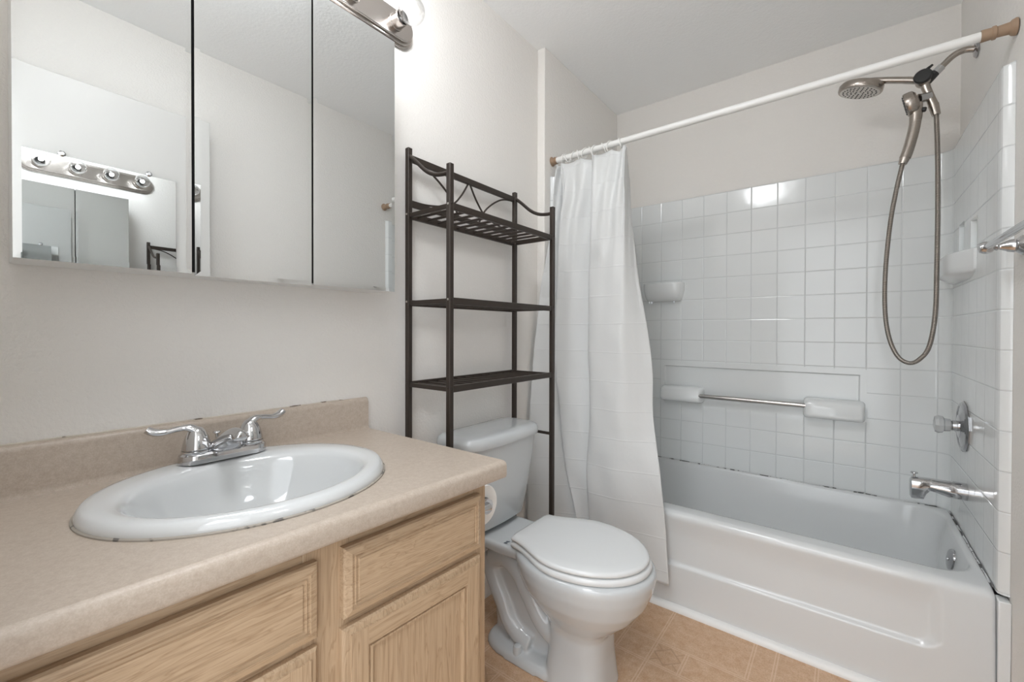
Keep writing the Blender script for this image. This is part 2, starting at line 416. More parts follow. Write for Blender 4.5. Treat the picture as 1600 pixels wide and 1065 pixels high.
# sink
sk = thing('sink', (SX, SY, .809), 'white oval drop in porcelain sink set in the beige countertop', 'sink')
BX, BY = .322, .349                                     # bowl centre
R = []
for a, b, z in ((.214, .238, .800), (.2235, .2455, .8095), (.2245, .2465, .812), (.223, .2455, .8195), (.218, .241, .8265), (.2135, .2375, .8290)): R.append(ell(a, b, SX, SY, z))
for k, (a, b, z, cx_) in enumerate(((.202, .2275, .8305, .279), (.186, .213, .8305, .289), (.174, .201, .829, .2985), (.167, .194, .825, .303), (.162, .189, .817, .3055), (.156, .182, .800, .306), (.146, .170, .772, .306), (.129, .150, .736, .306), (.104, .121, .706, .306), (.07, .08, .689, .306), (.025, .025, .683, .306))):
    R.append(ell(a, b, cx_, BY, z))
MB().loft(R, False, True).warp(vw).build('basin', 'porcelain', sk, sharp=0)
MB().tube(ell(.2245, .2465, SX, SY, .8098)+[ell(.2245, .2465, SX, SY, .8098)[0]], .0032, 6).warp(vw).build('caulk', 'sink_caulk', sk)
MB().lathe((.306, BY, .684), (0, 0, 1), [(.024, 0), (.024, .002), (.018, .003), (.016, .0), (.002, .001)]).warp(vw).build('drain', 'chrome', sk)

# faucet
fc = thing('faucet', (.095, .357, .832), 'chrome two handle faucet on the rear deck of the white sink', 'faucet')
fx, fy, fz = .100, .357, .8325
def stad(hx, hy, z, x=fx, y=fy, n=10):
    out = []
    for s_, a0 in ((1, 0), (-1, pi)):
        for k in range(n+1):
            a = a0+pi*k/n; out.append(Vector((x+hx*cos(a), y+s_*(hy-hx)+hx*sin(a), z)))
    return out
MB().loft([stad(.030, .083, fz-.0005), stad(.030, .083, fz+.010), stad(.0285, .0815, fz+.016), stad(.024, .077, fz+.0195), stad(.012, .065, fz+.0205)]).build('base', 'chrome', fc, sharp=30)
# spout: a low wedge rising from the base and reaching over the bowl
def spsec(x, hw, z0, z1): return [(x, fy-hw, z0), (x, fy+hw, z0), (x, fy+hw*.82, z0+(z1-z0)*.55), (x, fy+hw*.35, z1), (x, fy-hw*.35, z1), (x, fy-hw*.82, z0+(z1-z0)*.55)]
MB().loft([spsec(.072, .034, .848, .858), spsec(.085, .040, .846, .866), spsec(.105, .040, .846, .880), spsec(.124, .034, .846, .892), spsec(.131, .028, .850, .896), spsec(.150, .0205, .866, .902), spsec(.172, .0175, .875, .904), spsec(.188, .016, .877, .901), spsec(.196, .011, .881, .896)]).build('spout', 'chrome', fc, sharp=0, mods=[lambda o: sub(o, 2)], )
MB().tube([(.068, fy-.004, .845), (.068, fy-.004, .872), (.068, fy-.004, .878)], [.003, .003, .003], 10).lathe((.068, fy-.004, .876), (0, 0, 1), [(.004, 0), (.008, .003), (.007, .006), (.002, .007)], 14).build('lift_rod', 'chrome', fc)
for s_ in (-1, 1):
    hy = fy+s_*.0508
    h = MB().lathe((fx, hy, fz+.019), (0, 0, 1), [(.026, 0), (.027, .003), (.0265, .006)], 28)
    ho = h.build('handle', 'chrome', fc)
    MB().lathe((fx, hy, fz+.026), (0, 0, 1), [(.0255, 0), (.0255, .004), (.0235, .014), (.020, .026), (.0155, .036), (.010, .043), (.003, .046)], 28).build('hub', 'chrome', ho)
    lv = cat([(fx, hy-s_*.004, fz+.058), (fx-.001, hy+s_*.012, fz+.071), (fx-.004, hy+s_*.030, fz+.0715), (fx-.008, hy+s_*.052, fz+.068), (fx-.012, hy+s_*.068, fz+.070), (fx-.015, hy+s_*.079, fz+.077)], 5)
    n = len(lv); rs = [.0150-.0078*min(1, i/8) if i < 14 else .0072+.0026*sin(pi*min(1, (i-14)/(n-15))*.75) for i in range(n)]
    MB().tube(lv, rs, 12, True, (.78, 1.0)).build('lever', 'chrome', ho, sharp=50)

# ------------------------------------------------------------------ medicine cabinet
mc = thing('medicine_cabinet', (.06, .42, 1.22), 'wall mounted medicine cabinet with three frameless mirror doors above the sink', 'cabinet')
MB().box(.001, .108, .058, .786, 1.222, 1.946).build('body', 'white_cabinet', mc, bevel=.0015)
MB().box(.1082, .1092, .060, .784, 1.224, 1.944).build('gap_shade_plate', 'gap_dark', mc)  # dark plate standing in for the shade in the gaps between doors
def mdoor(y0, y1, z0, z1, xl, xr):
    bw = .010; def_ = []
    def X(y): return xl+(xr-xl)*(y-y0)/(y1-y0)
    def ring(i, d): return [(X(y)+d, y, z) for y, z in ((y0+i, z0+i), (y1-i, z0+i), (y1-i, z1-i), (y0+i, z1-i))]
    MB().loft([ring(0, -.0045), ring(0, -.0003), ring(bw, 0)]).build('mirror_door', 'mirror_glass', mc, sharp=1)
    MB().loft([[(p[0]-.0048, p[1], p[2]) for p in ring(.002, 0)], [(p[0]-.0105, p[1], p[2]) for p in ring(.002, 0)]]).build('door_backing', 'gap_dark', mc)
mdoor(.0555, .2940, 1.2205, 1.9485, .1225, .1178)
mdoor(.2985, .5410, 1.2165, 1.9485, .1205, .1205)
mdoor(.5455, .7895, 1.2190, 1.9485, .1205, .1205)

# vanity light bar
vl = thing('vanity_light', (.0, .64, 2.08), 'brushed nickel four bulb light bar on the wall above the medicine cabinet', 'light')
LZ, LY, = 2.088, .635
def cap(hy, hz, x):
    out = []; n = 16
    for k in range(n+1): a = -pi/2+pi*k/n; out.append(Vector((x, LY+(hy-hz)+hz*cos(a), LZ+hz*sin(a))))
    for k in range(n+1): a = pi/2+pi*k/n; out.append(Vector((x, LY-(hy-hz)+hz*cos(a), LZ+hz*sin(a))))
    return out
MB().loft([cap(.312, .056, .001), cap(.312, .056, .008), cap(.310, .054, .010), cap(.306, .050, .0105), cap(.306, .050, .016), cap(.304, .048, .018), cap(.299, .043, .0185), cap(.299, .043, .026), cap(.297, .041, .028)]).build('back_plate', 'light_bar_nickel', vl, sharp=25)
for k in range(4):
    y = LY+(k-1.5)*.152
    so = MB().lathe((.028, y, LZ), (1, 0, 0), [(.026, 0), (.026, .004), (.0235, .006), (.0235, .034), (.0215, .036), (.0215, .022)], 28, True, False).build('socket', 'light_bar_nickel', vl)
    g = MB(); g.lathe((.055, y, LZ), (1, 0, 0), [(.012, 0), (.013, .010)]+[(.040*sin(pi*(.12+.88*i/14)), .052-.040*cos(pi*(.12+.88*i/14))) for i in range(15)], 24)
    g.build('bulb', 'bulb_glass', so)
    MB().ball((.106, y, LZ), .0115, 8).build('filament', 'filament', so)

# ------------------------------------------------------------------ over-toilet storage rack
rk = thing('storage_rack', (.13, 1.2, 0), 'dark bronze metal over the toilet storage rack with three slatted shelves', 'rack')
XA, XF, YA, YC, PW = .032, .225, .912, 1.484, .0085
def post(x, y, h):
    MB().box(x-PW, x+PW, y-PW, y+PW, 0, h).build('post', 'bronze_metal', rk, bevel=.002)
post(XA, YA, 1.703); post(XA, YC, 1.703); post(XF, YA, 1.608); post(XF, YC, 1.608)
for z in (1.482, 1.196, .928):
    s_ = MB(); s_.box(XF-.006, XF+.006, YA+PW, YC-PW, z-.010, z+.010); s_.box(XA-.006, XA+.006, YA+PW, YC-PW, z-.010, z+.010)
    for y in (YA, YC): s_.box(XA+PW, XF-PW, y-.005, y+.005, z-.007, z+.007)
    so = s_.build('shelf', 'bronze_metal', rk, bevel=.0015)
    sl = MB()
    for i in range(12): y = YA+.046*(i+.75); sl.tube([(XA+.004, y, z), (XF-.004, y, z)], .0048, 8)
    sl.build('slats', 'bronze_metal', so)
MB().box(XA-.006, XA+.006, YA+PW, YC-PW, 1.660, 1.682).build('top_rail', 'bronze_metal', rk, bevel=.0015)
MB().box(XA-.005, XA+.005, YA+PW, YC-PW, 1.512, 1.530).build('lower_rail', 'bronze_metal', rk, bevel=.0015)
for y in (YA, YC):
    a = cat([(XA+.004, y, 1.676), (XA+.035, y, 1.652), (XA+.085, y, 1.610), (XA+.125, y, 1.590), (XF-.03, y, 1.583), (XF-.004, y, 1.583)], 6)
    MB().tube(a, .0068, 10).build('side_arm', 'bronze_metal', rk)
YM = (YA+YC)/2
for s_ in (-1, 1):
    yo = YM+s_*(YC-YA)/2
    c1 = cat([(XA, yo-s_*.012, 1.664), (XA, YM+s_*.19, 1.648), (XA, YM+s_*.10, 1.59), (XA, YM+s_*.055, 1.525)], 7)   # upper corner down to the lower rail
    c2 = cat([(XA, yo-s_*.012, 1.532), (XA, YM+s_*.20, 1.535), (XA, YM+s_*.10, 1.558), (XA, YM+s_*.045, 1.605), (XA, YM+s_*.004, 1.664)], 7)
    for c in (c1, c2): MB().tube(c, .0036, 8).build('scroll', 'bronze_metal', rk)
MB().tube([(XA+.004, YC, .687), (XF-.004, YC, .687)], .0062, 10).build('cross_bar', 'bronze_metal', rk)
MB().tube([(XA+.004, YA, .687), (XF-.004, YA, .687)], .0062, 10).build('cross_bar', 'bronze_metal', rk)
MB().tube([(XA, YA+.004, .20), (XA, YC-.004, .20)], .0062, 10).build('cross_bar', 'bronze_metal', rk)
for y in (YA, YC):
    for z in (1.482, 1.196, .928):
        for x in (XA, XF): MB().lathe((x+PW, y-.001, z+.006), (1, 0, 0), [(.004, 0), (.0035, .0018), (.001, .0025)], 10).build('screw', 'bronze_metal', rk)
        for x in (XA, XF): MB().lathe((x, y-PW, z+.004), (0, -1, 0), [(.0035, 0), (.003, .0016), (.001, .0022)], 10).build('screw', 'screw_metal' if z > 1.0 else 'bronze_metal', rk)

# ------------------------------------------------------------------ toilet
TY = 1.225
tl = thing('toilet', (.35, TY, 0), 'white two piece toilet with closed lid beside the oak vanity', 'toilet')
def egg(xb, xf, hw, z, bw=None, n=64, xm=None):
    """seat outline: flat back of half width bw, widest at xm, elliptical front"""
    xm = xm if xm is not None else xb+(xf-xb)*.47; bw = bw or hw*.6; out = []
    for j in range(n//2+1):
        a = -pi/2+pi*j/(n//2); out.append(Vector((xm+(xf-xm)*cos(a), TY+hw*sin(a), z)))
    for j in range(1, n//2):
        u = j/(n//2)
        if u < .5: s_ = u/.5
        else: s_ = 1
        if u <= .42:
            s_ = u/.42; x = xm+(xb-xm)*s_; y = hw+(bw-hw)*(s_*s_*(3-2*s_))**1.0
        elif u < .58: x = xb; y = bw*(1-2*(u-.42)/.16)
        else:
            s_ = (1-u)/.42; x = xm+(xb-xm)*s_; y = -(hw+(bw-hw)*(s_*s_*(3-2*s_)))
        out.append(Vector((x, TY+y, z)))
    return out
def sup(x0, x1, hw, z, e=2.4, n=64, yc=TY):
    out = []
    for j in range(n):
        a = 2*pi*j/n; c, s_ = cos(a), sin(a)
        out.append(Vector(((x0+x1)/2+(x1-x0)/2*math.copysign(abs(c)**(2/e), c), yc+hw*math.copysign(abs(s_)**(2/e), s_), z)))
    return out
b = MB()
b.loft([sup(.400, .612, .103, 0, 3.2), sup(.402, .608, .101, .02, 3.2), sup(.410, .600, .094, .10, 3), sup(.412, .600, .092, .17, 2.8), sup(.405, .612, .100, .195, 2.6), sup(.385, .645, .118, .220, 2.4),
        sup(.345, .682, .142, .255, 2.3), sup(.310, .712, .164, .295, 2.2), sup(.288, .730, .178, .340, 2.15), sup(.280, .736, .183, .372, 2.1), sup(.282, .734, .181, .388, 2.1), sup(.295, .722, .170, .395, 2.1)])
b.loft([sup(.055, .36, .085, .345, 4), sup(.050, .38, .108, .355, 4), sup(.048, .40, .112, .380, 4), sup(.055, .40, .106, .389, 4)])     # tank deck
b.loft([sup(.150, .50, .100, 0, 3.4), sup(.152, .50, .098, .018, 3.4), sup(.160, .50, .090, .030, 3.2), sup(.19, .48, .060, .038, 3)])  # foot flange
b.loft([sup(.165, .44, .040, .03, 3), sup(.150, .44, .042, .20, 3), sup(.120, .44, .050, .355, 3)])                                   # core
for s_ in (-1, 1):
    y = TY+s_*.037
    b.tube(cat([(.50, y, .130), (.44, y, .125), (.385, y, .155), (.335, y, .225), (.285, y, .290), (.225, y, .315), (.17, y, .295)], 5), .040, 14)
    b.tube(cat([(.17, y, .300), (.165, y, .255), (.19, y, .20), (.22, y, .150), (.245, y, .10), (.285, y, .066), (.34, y, .05)], 5), .036, 14)
def rem(o):
    m = o.modifiers.new('fuse', 'REMESH'); m.mode = 'VOXEL'; m.voxel_size = .0045; m.use_smooth_shade = True
    m = o.modifiers.new('soft', 'SMOOTH'); m.factor = .5; m.iterations = 7
b.build('bowl', 'toilet_porcelain', tl, sharp=0, mods=[rem])
def slab(rings_fn, zs): return MB().loft([rings_fn(i, z) for i, z in zs])
seat = MB().loft([egg(.296+i, .724-i, .178-i, z, .113-i) for i, z in ((.006, .394), (.001, .398), (0, .405), (.002, .411), (.008, .414))])
seat.build('seat', 'seat_plastic', tl, sharp=60)
lid = MB().loft([egg(.298+i, .716-i, .174-i, z, .113-i) for i, z in ((.008, .4165), (.001, .419), (0, .424), (.002, .429), (.010, .4325), (.04, .4345), (.10, .4355))])
lid.build('seat_lid', 'seat_plastic', tl, sharp=60)
for s_ in (-1, 1): MB().loft([sup(.284, .306, .018, z, 3, 24, TY+s_*.070) for z in (.386, .397, .400)]).build('hinge_cap', 'seat_plastic', tl, bevel=.001)
MB().lathe((.306, TY-.077, .026), (0, 0, 1), [(.016, 0), (.0155, .018), (.013, .026), (.006, .030)], 20).build('bolt_cap', 'toilet_porcelain', tl)
MB().lathe((.306, TY+.077, .026), (0, 0, 1), [(.016, 0), (.0155, .018), (.013, .026), (.006, .030)], 20).build('bolt_cap', 'toilet_porcelain', tl)
def tk(x0, x1, hw, z, r): return rrect((x0+x1)/2, TY, (x1-x0)/2, hw, r, z, 8, 8)
def bow(ring, amt, hw): return [Vector((p.x+(amt*(1-((p.y-TY)/hw)**2) if p.x > .11 else 0), p.y, p.z)) for p in ring]
MB().loft([bow(tk(.070, .165, .128, .400, .035), .012, .14), bow(tk(.060, .178, .142, .412, .04), .013, .15), bow(tk(.040, .190, .166, .52, .042), .014, .17), bow(tk(.028, .198, .190, .64, .045), .015, .19), bow(tk(.024, .200, .200, .706, .045), .016, .2)]).build('tank', 'toilet_porcelain', tl, sharp=50)
MB().loft([bow(tk(.020+i, .214-i, .218-i, z, .07-i*.8), .018, .22) for i, z in ((.012, .704), (.002, .707), (0, .716), (.001, .728), (.006, .738), (.016, .744), (.04, .747), (.07, .748))]).build('tank_lid', 'toilet_porcelain', tl, sharp=60)
MB().loft([tk(.085, .150, .10, z, .02) for z in (.386, .402)]).build('gasket', 'dark_gasket', tl)
MB().lathe((.112, TY+.125, .386), (0, 0, 1), [(.012, 0), (.012, .02), (.007, .021), (.007, .03)], 12).build('tank_bolt', 'dark_gasket', tl)
e = MB()
for dy in (0, .012): e.add([(.262+x, TY-.098+dy+y, .3905+z) for z in (0, .0008) for x, y in ((0, 0), (.011, .004), (.011, .010), (0, .006))], [(0, 1, 2, 3), (4, 5, 6, 7), (0, 1, 5, 4), (1, 2, 6, 5), (2, 3, 7, 6), (3, 0, 4, 7)])
e.build('emblem', 'emblem_grey', tl)

# toilet paper on the side of the vanity
tp = thing('toilet_paper_roll', (.38, .845, .66), 'white toilet paper roll on a holder on the vanity side, in front of the tank', 'toilet paper')
MB().lathe((.335, .832, .655), (1, 0, 0), [(.0195, .002), (.021, 0), (.050, 0), (.051, .002), (.051, .098), (.050, .1), (.021, .1), (.0195, .098), (.0195, .002)], 36, False, False).build('roll', 'paper', tp)
hd = thing('toilet_paper_holder', (.38, .80, .66), 'chrome toilet paper holder screwed to the vanity side behind the roll', 'holder')
h = MB()
h.tube([(.322, .832, .655), (.448, .832, .655)], [.0190, .0190], 20)
h.build('spindle', 'chrome', hd)
for x in (.318, .450): MB().tube([(x, .7535, .655), (x, .80, .655), (x, .832, .655)], [.014, .008, .012], 14).build('arm', 'chrome', hd)

# ------------------------------------------------------------------ bathtub
TX0, TX1, TYF, TYK, TH = .067, 1.506, 1.750, 2.4945, .378
bt = thing('bathtub', (.8, 2.1, 0), 'white alcove bathtub with recessed apron panel behind the curtain', 'bathtub')
def tub_ring(x0, x1, y0, y1, r, z, front=None):
    ring = rrect((x0+x1)/2, (y0+y1)/2, (x1-x0)/2, (y1-y0)/2, r, z, 8, 110)
    return ring
def apron(x, z):
    sx = min(1, max(0, (x-.05)/.02))*min(1, max(0, (1.392-x)/.02))
    # rounded lower right corner of the recessed panel
    d = .16; zz = z
    if x > 1.30: d = .16+.0*(x-1.30)
    cxr, czr, rr = 1.392-.05, .165+.05, .05
    if x > cxr and z < czr:
        q = rr-sqrt((x-cxr)**2+(z-czr)**2); s2 = min(1, max(0, q/.014))
    else: s2 = min(1, max(0, (z-.165)/.014), max(0, 1))*min(1, max(0, (1.392-x)/.014))
    s2 = s2*s2*(3-2*s2); top_ = min(1, max(0, (.350-z)/.06))
    return .013*s2*top_
rings = []
for z in (0, .03, .08, .12, .15, .158, .163, .167, .171, .175, .179, .184, .19, .20, .22, .25, .28, .30, .32, .335, .345, .352):
    yf = TYF+.020*(z/.352)
    ring = tub_ring(TX0, TX1, yf, TYK, .012, z)
    ring = [Vector((p.x, p.y+apron(p.x, p.z) if p.y < yf+.004 else p.y, p.z)) for p in ring]; rings.append(ring)
for k in range(1, 7):
    a = pi/2*k/6; i = .026*(1-cos(a)); rings.append(tub_ring(TX0+i*.2, TX1-i*.2, TYF+.020+i, TYK-i*.2, .012+i, .352+.026*sin(a)))
IX0, IX1, IY0, IY1 = .14, 1.486, 1.862, 2.484
rings.append(tub_ring(IX0-.012, IX1+.006, IY0-.012, IY1+.006, .10, TH-.003))
for i, z in ((.0, TH-.006), (.005, TH-.012), (.012, TH-.03), (.03, .30), (.055, .20), (.075, .13), (.10, .095), (.14, .080), (.20, .076)):
    rings.append(tub_ring(IX0+i*1.6, IX1-i*.5, IY0+i*.62, IY1-i*.62, max(.10, .11-i*.1), z))
MB().loft(rings, True, True).build('tub', 'tub_enamel', bt, sharp=0)
MB().lathe((1.4725, 2.150, .300), (-1, -.12, .16), [(.036, 0), (.037, .004), (.034, .009), (.022, .012), (.004, .013)], 32).build('overflow_plate', 'dark_chrome', bt)
MB().lathe((1.4600, 2.149, .302), (-1, -.12, .16), [(.006, 0), (.005, .004), (.002, .005)], 14).build('overflow_screw', 'chrome', bt)
MB().lathe((1.28, 2.175, .077), (0, 0, 1), [(.03, 0), (.03, .002), (.02, .003), (.002, .003)], 24).build('drain', 'chrome', bt)

# ------------------------------------------------------------------ moulded tub surround
PXR, PXL, PYB, ZT, ZB = 1.508, .066, 2.4965, 1.843, .374
sr = thing('tub_surround', (.8, 2.49, .37), 'white moulded tub surround of square tile pattern with grab bar ledge', 'tub surround')
def lines(a, b, extra, step):
    s_ = set([a, b]+[x for x in extra if a < x < b]); k = a
    while k < b: s_.add(round(k, 4)); k += step
    return sorted(s_)
E_ = .002
# back panel with rounded corners
CR = .045
prof = []
for k in range(9): a = pi-pi/2*k/8; prof.append((PXL+CR+CR*cos(a), PYB-CR+CR*sin(a), -cos(a), -sin(a), PXL+CR-(pi/2*CR)*(1-k/8)))
for x in lines(PXL+CR, PXR-CR, [.345, .345+.006, 1.222, 1.222-.006], .04)[1:]: prof.append((x, PYB, 0, -1, x))
for k in range(1, 9): a = pi/2-pi/2*k/8; prof.append((PXR-CR+CR*cos(a), PYB-CR+CR*sin(a), -cos(a), -sin(a), PXR-CR+pi/2*CR*k/8))
UR = prof[-1][4]; UL = prof[0][4]
zs = lines(ZB, ZT, [.70, .911, .911-.006], .05)
def dback(u, z): return -.013 if (.3505 <= u <= 1.2165 and .705 < z <= .9055) else 0
rows = [[(x+nx*dback(u, z), y+ny*dback(u, z), z) for x, y, nx, ny, u in prof] for z in zs]
uvs = [[(u, z) for x, y, nx, ny, u in prof] for z in zs]
rows.append([(x-nx*.008, y-ny*.008, ZT+.002) for x, y, nx, ny, u in prof]); uvs.append([(u, ZT+.001) for *_, u in prof])
MB().grid(rows, uvs).build('back_panel', 'tile_panel', sr, sharp=35)
# right side panel with the two slanted niches, turning forward into a bullnose strip
def drt(y, z):
    if 2.075 <= y <= 2.185 and 1.35 < z <= 1.496: return .030*(y-2.075)/.11*1.0
    if 2.235 <= y <= 2.340 and 1.35 < z <= 1.512: return .030*(y-2.235)/.105
    return 0
def drt(y, z):
    # niche floor slants away from the camera side, far wall faces the doorway
    for a, b, zt in ((2.060, 2.150, 1.488), (2.255, 2.345, 1.510)):
        if a <= y <= b and 1.35 < z <= zt: return .020*(y-a)/(b-a)
    return 0
ysr = lines(1.800, PYB-CR, [2.060, 2.150, 2.1501+E_, 2.255, 2.345, 2.345+E_], .05)
zsr = lines(ZB, ZT, [1.35, 1.35+E_, 1.488, 1.488+E_, 1.510, 1.510+E_], .06)
prof = [(y, 0) for y in reversed(ysr)]
def rp(y, z): return (PXR+drt(y, z), y, z)
fl = [(PXR+.0005, 1.792), (PXR+.002, 1.785), (PXR+.010, 1.778), (PXR+.0235, 1.775)]
rows = []; uvs = []
for z in zsr:
    rows.append([rp(y, z) for y in reversed(ysr)]+[(x, y, z) for x, y in fl])
    uvs.append([(UR+(PYB-CR-y), z) for y in reversed(ysr)]+[(UR+(PYB-CR-1.8)+.008*(k+1), z) for k in range(4)])
rows.append([(XR-.0005, y, ZT+.004) for y in reversed(ysr)]+[(XR-.0005, 1.775, ZT+.004)]*4); uvs.append(uvs[-1])
MB().grid(rows, uvs).build('side_panel', 'tile_panel', sr, sharp=35)
# left side panel
rows = []; uvs = []
fl2 = [(PXL-.0005, 1.765), (PXL-.002, 1.757), (PXL-.010, 1.751), (ST+.0005, 1.749)]
yl = [PYB-CR, 2.3, 2.1, 1.95, 1.775]
for z in lines(ZB, ZT, [], .1):
    rows.append([(PXL, y, z) for y in yl]+[(x, y, z) for x, y in fl2]); uvs.append([(UL-(PYB-CR-y), z) for y in yl]+[(UL-.7, z)]*4)
rows.append([(ST+.0005, y, ZT+.003) for y in yl]+[(ST+.0005, 1.749, ZT+.003)]*4); uvs.append(uvs[-1])
MB().grid(rows, uvs).build('side_panel', 'tile_panel', sr, sharp=35)
struct(B(1.5065, XR-.0005, 1.757, 1.80, .001, .364).build('trim_3', 'surround_acrylic', None, bevel=.003))
# ledge blocks carrying the steel bar
def block(x0, x1, z0, z1, d, name):
    yb = PYB+.002; r = []
    for f, ins in ((0, 0), (.55, .001), (.85, .005), (.96, .010), (1.0, .018)):
        y = yb-d*f; rr = rrect((x0+x1)/2, (z0+z1)/2, (x1-x0)/2-ins, (z1-z0)/2-ins, .016, 0, 5)
        r.append([(p.x, y+(.018*max(0, (p.y-(z0+z1)/2)/((z1-z0)/2)) if f > .5 else 0), p.y) for p in rr])
    return MB().loft(r).build(name, 'surround_acrylic', sr, sharp=50)
block(.335, .560, .715, .800, .066, 'bar_ledge'); block(1.010, 1.240, .700, .792, .070, 'bar_ledge')
MB().tube([(.545, 2.448, .757), (1.025, 2.448, .757)], .0115, 18).build('grab_bar', 'grab_steel', sr)
# left soap ledge: a shelf with a curved underside
r = []
yb = PYB+.002
def soap(depth, z0, z1, x0, x1, e): return None
sl = MB(); R = []
for z, d, ins in ((1.274, .030, .028), (1.280, .045, .018), (1.300, .066, .010), (1.335, .074, .002), (1.368, .078, 0), (1.376, .076, .002), (1.378, .066, .010), (1.366, .058, .018), (1.364, .02, .03)):
    n = 20; ring = []
    for j in range(n+1):
        a = pi*j/n; c = cos(a); s_ = sin(a)
        ring.append(Vector((.345+(.112-ins)*math.copysign(abs(c)**.55, c), yb-d*abs(s_)**.5, z)))
    R.append(ring)
sl.loft(R).build('soap_ledge', 'surround_acrylic', sr, sharp=60)
for x in (.265, .275, .282, .405): MB().tube([(x, yb-.03, 1.276), (x, yb-.03, 1.264)], .0035, 8).build('ledge_hook', 'dark_chrome', sr)
# right corner ledge on the side panel
R = []
for z, d, ins in ((1.290, .012, .09), (1.297, .030, .045), (1.309, .050, .012), (1.316, .056, .004), (1.330, .058, 0), (1.375, .058, 0), (1.383, .056, .003), (1.386, .050, .01), (1.388, .02, .02)):
    pts = [(PXR+.02, 2.065+ins), (PXR-d*.10, 2.065+ins), (PXR-d*.75, 2.15+ins*.5), (PXR-d, 2.20+ins*.3), (PXR-d, 2.30), (PXR-d, 2.37-ins*.2), (PXR-d*.55, 2.44-ins*.4), (PXR+.02, 2.475-ins)]
    R.append([Vector((x, y, z)) for x, y in pts])
MB().loft(R).build('soap_ledge', 'surround_acrylic', sr, sharp=30, bevel=.003)
# caulk joint between tub and surround
cp = [(PXL+.05+i*.028, PYB-.004, .3795+.0015*sin(i*2.1)) for i in range(50)]+[(PXR-.004, y, .3795+.0015*sin(y*71)) for y in [2.48-.022*i for i in range(32)]]
MB().tube(cp, [.0023+.0008*sin(i*1.3) for i in range(len(cp))], 6).build('caulk', 'tub_caulk', sr)

# ------------------------------------------------------------------ shower fittings
P = lambda x, y, z: Vector((x, y, z))
sh = thing('shower_fixture', (1.39, 2.22, 2.06), 'brushed nickel rain shower head and diverter on a bent wall arm', 'shower head')
YS = 2.22
MB().lathe((XR-.001, YS, 2.108), (-1, 0, 0), [(.030, 0), (.030, .003), (.024, .008), (.012, .010)], 28).build('flange', 'dark_chrome', sh)
MB().tube(cat([P(XR-.004, YS, 2.108), P(1.506, YS, 2.115), P(1.487, YS, 2.114), P(1.468, YS, 2.105), P(1.448, YS, 2.086), P(1.436, YS, 2.074)], 6), .0105, 16).build('shower_arm', 'brushed_nickel', sh)
MB().tube([P(1.440, YS, 2.078), P(1.424, YS, 2.062)], .0135, 18).build('collar', 'chrome', sh)
MB().tube([P(1.424, YS, 2.062), P(1.396, YS, 2.034)], [.014, .017], 18).build('swivel_nut', 'black_plastic', sh)
dv = MB().ball((1.392, YS, 2.042), .024, 10).build('diverter_body', 'brushed_nickel', sh)
MB().lathe((1.391, YS-.008, 2.052), (-.22, -.92, .10), [(.024, 0), (.0265, .006), (.0265, .014), (.023, .0175), (.004, .018)], 28).tube([P(1.400, YS-.022, 2.074), P(1.414, YS-.024, 2.084)], [.006, .004], 8).build('diverter_lever', 'black_plastic', dv)
MB().tube(cat([P(1.385, YS, 2.046), P(1.345, YS, 2.062), P(1.300, YS, 2.078), P(1.255, YS, 2.092), P(1.225, YS, 2.098), P(1.212, YS, 2.093)], 5), [.0125]*6+[.012]*20, 14).build('head_arm', 'brushed_nickel', sh)
hd_ = Vector((-.26, .05, -1)).normalized(); hc = P(1.210, YS, 2.078)
hp = MB().lathe(hc-hd_*.018, hd_, [(.02, -.006), (.05, 0), (.068, .006), (.073, .014), (.073, .030), (.071, .034), (.066, .0355)], 44).build('head_disc', 'brushed_nickel', sh)
fc_ = MB().lathe(hc-hd_*.018, hd_, [(.0655, .0345), (.064, .0362), (.002, .0362)], 40).build('spray_face', 'surround_acrylic', hp)
fc_.data.materials[0] = MATS['screw_metal']
nz = MB(); ax = hd_.orthogonal().normalized(); ay = hd_.cross(ax)
for rr, k in ((.014, 6), (.028, 12), (.041, 18), (.054, 24)):
    for j in range(k):
        a = 2*pi*j/k; c = hc-hd_*.018+hd_*.0358+ax*rr*cos(a)+ay*rr*sin(a); nz.lathe(c, hd_, [(.0028, 0), (.0024, .002), (.001, .0024)], 6)
nz.build('nozzles', 'black_plastic', hp)
# bracket for the hand shower
MB().tube([P(1.394, YS, 2.036), P(1.400, YS, 2.012), P(1.408, YS, 1.985), P(1.416, YS, 1.956), P(1.421, YS, 1.940)], [.015, .0135, .013, .014, .0145], 16).build('bracket', 'brushed_nickel', sh)
MB().tube([P(1.409, YS, 1.980), P(1.392, YS-.008, 1.976), P(1.378, YS-.014, 1.973)], [.017, .016, .019], 18).build('holder', 'chrome', sh)

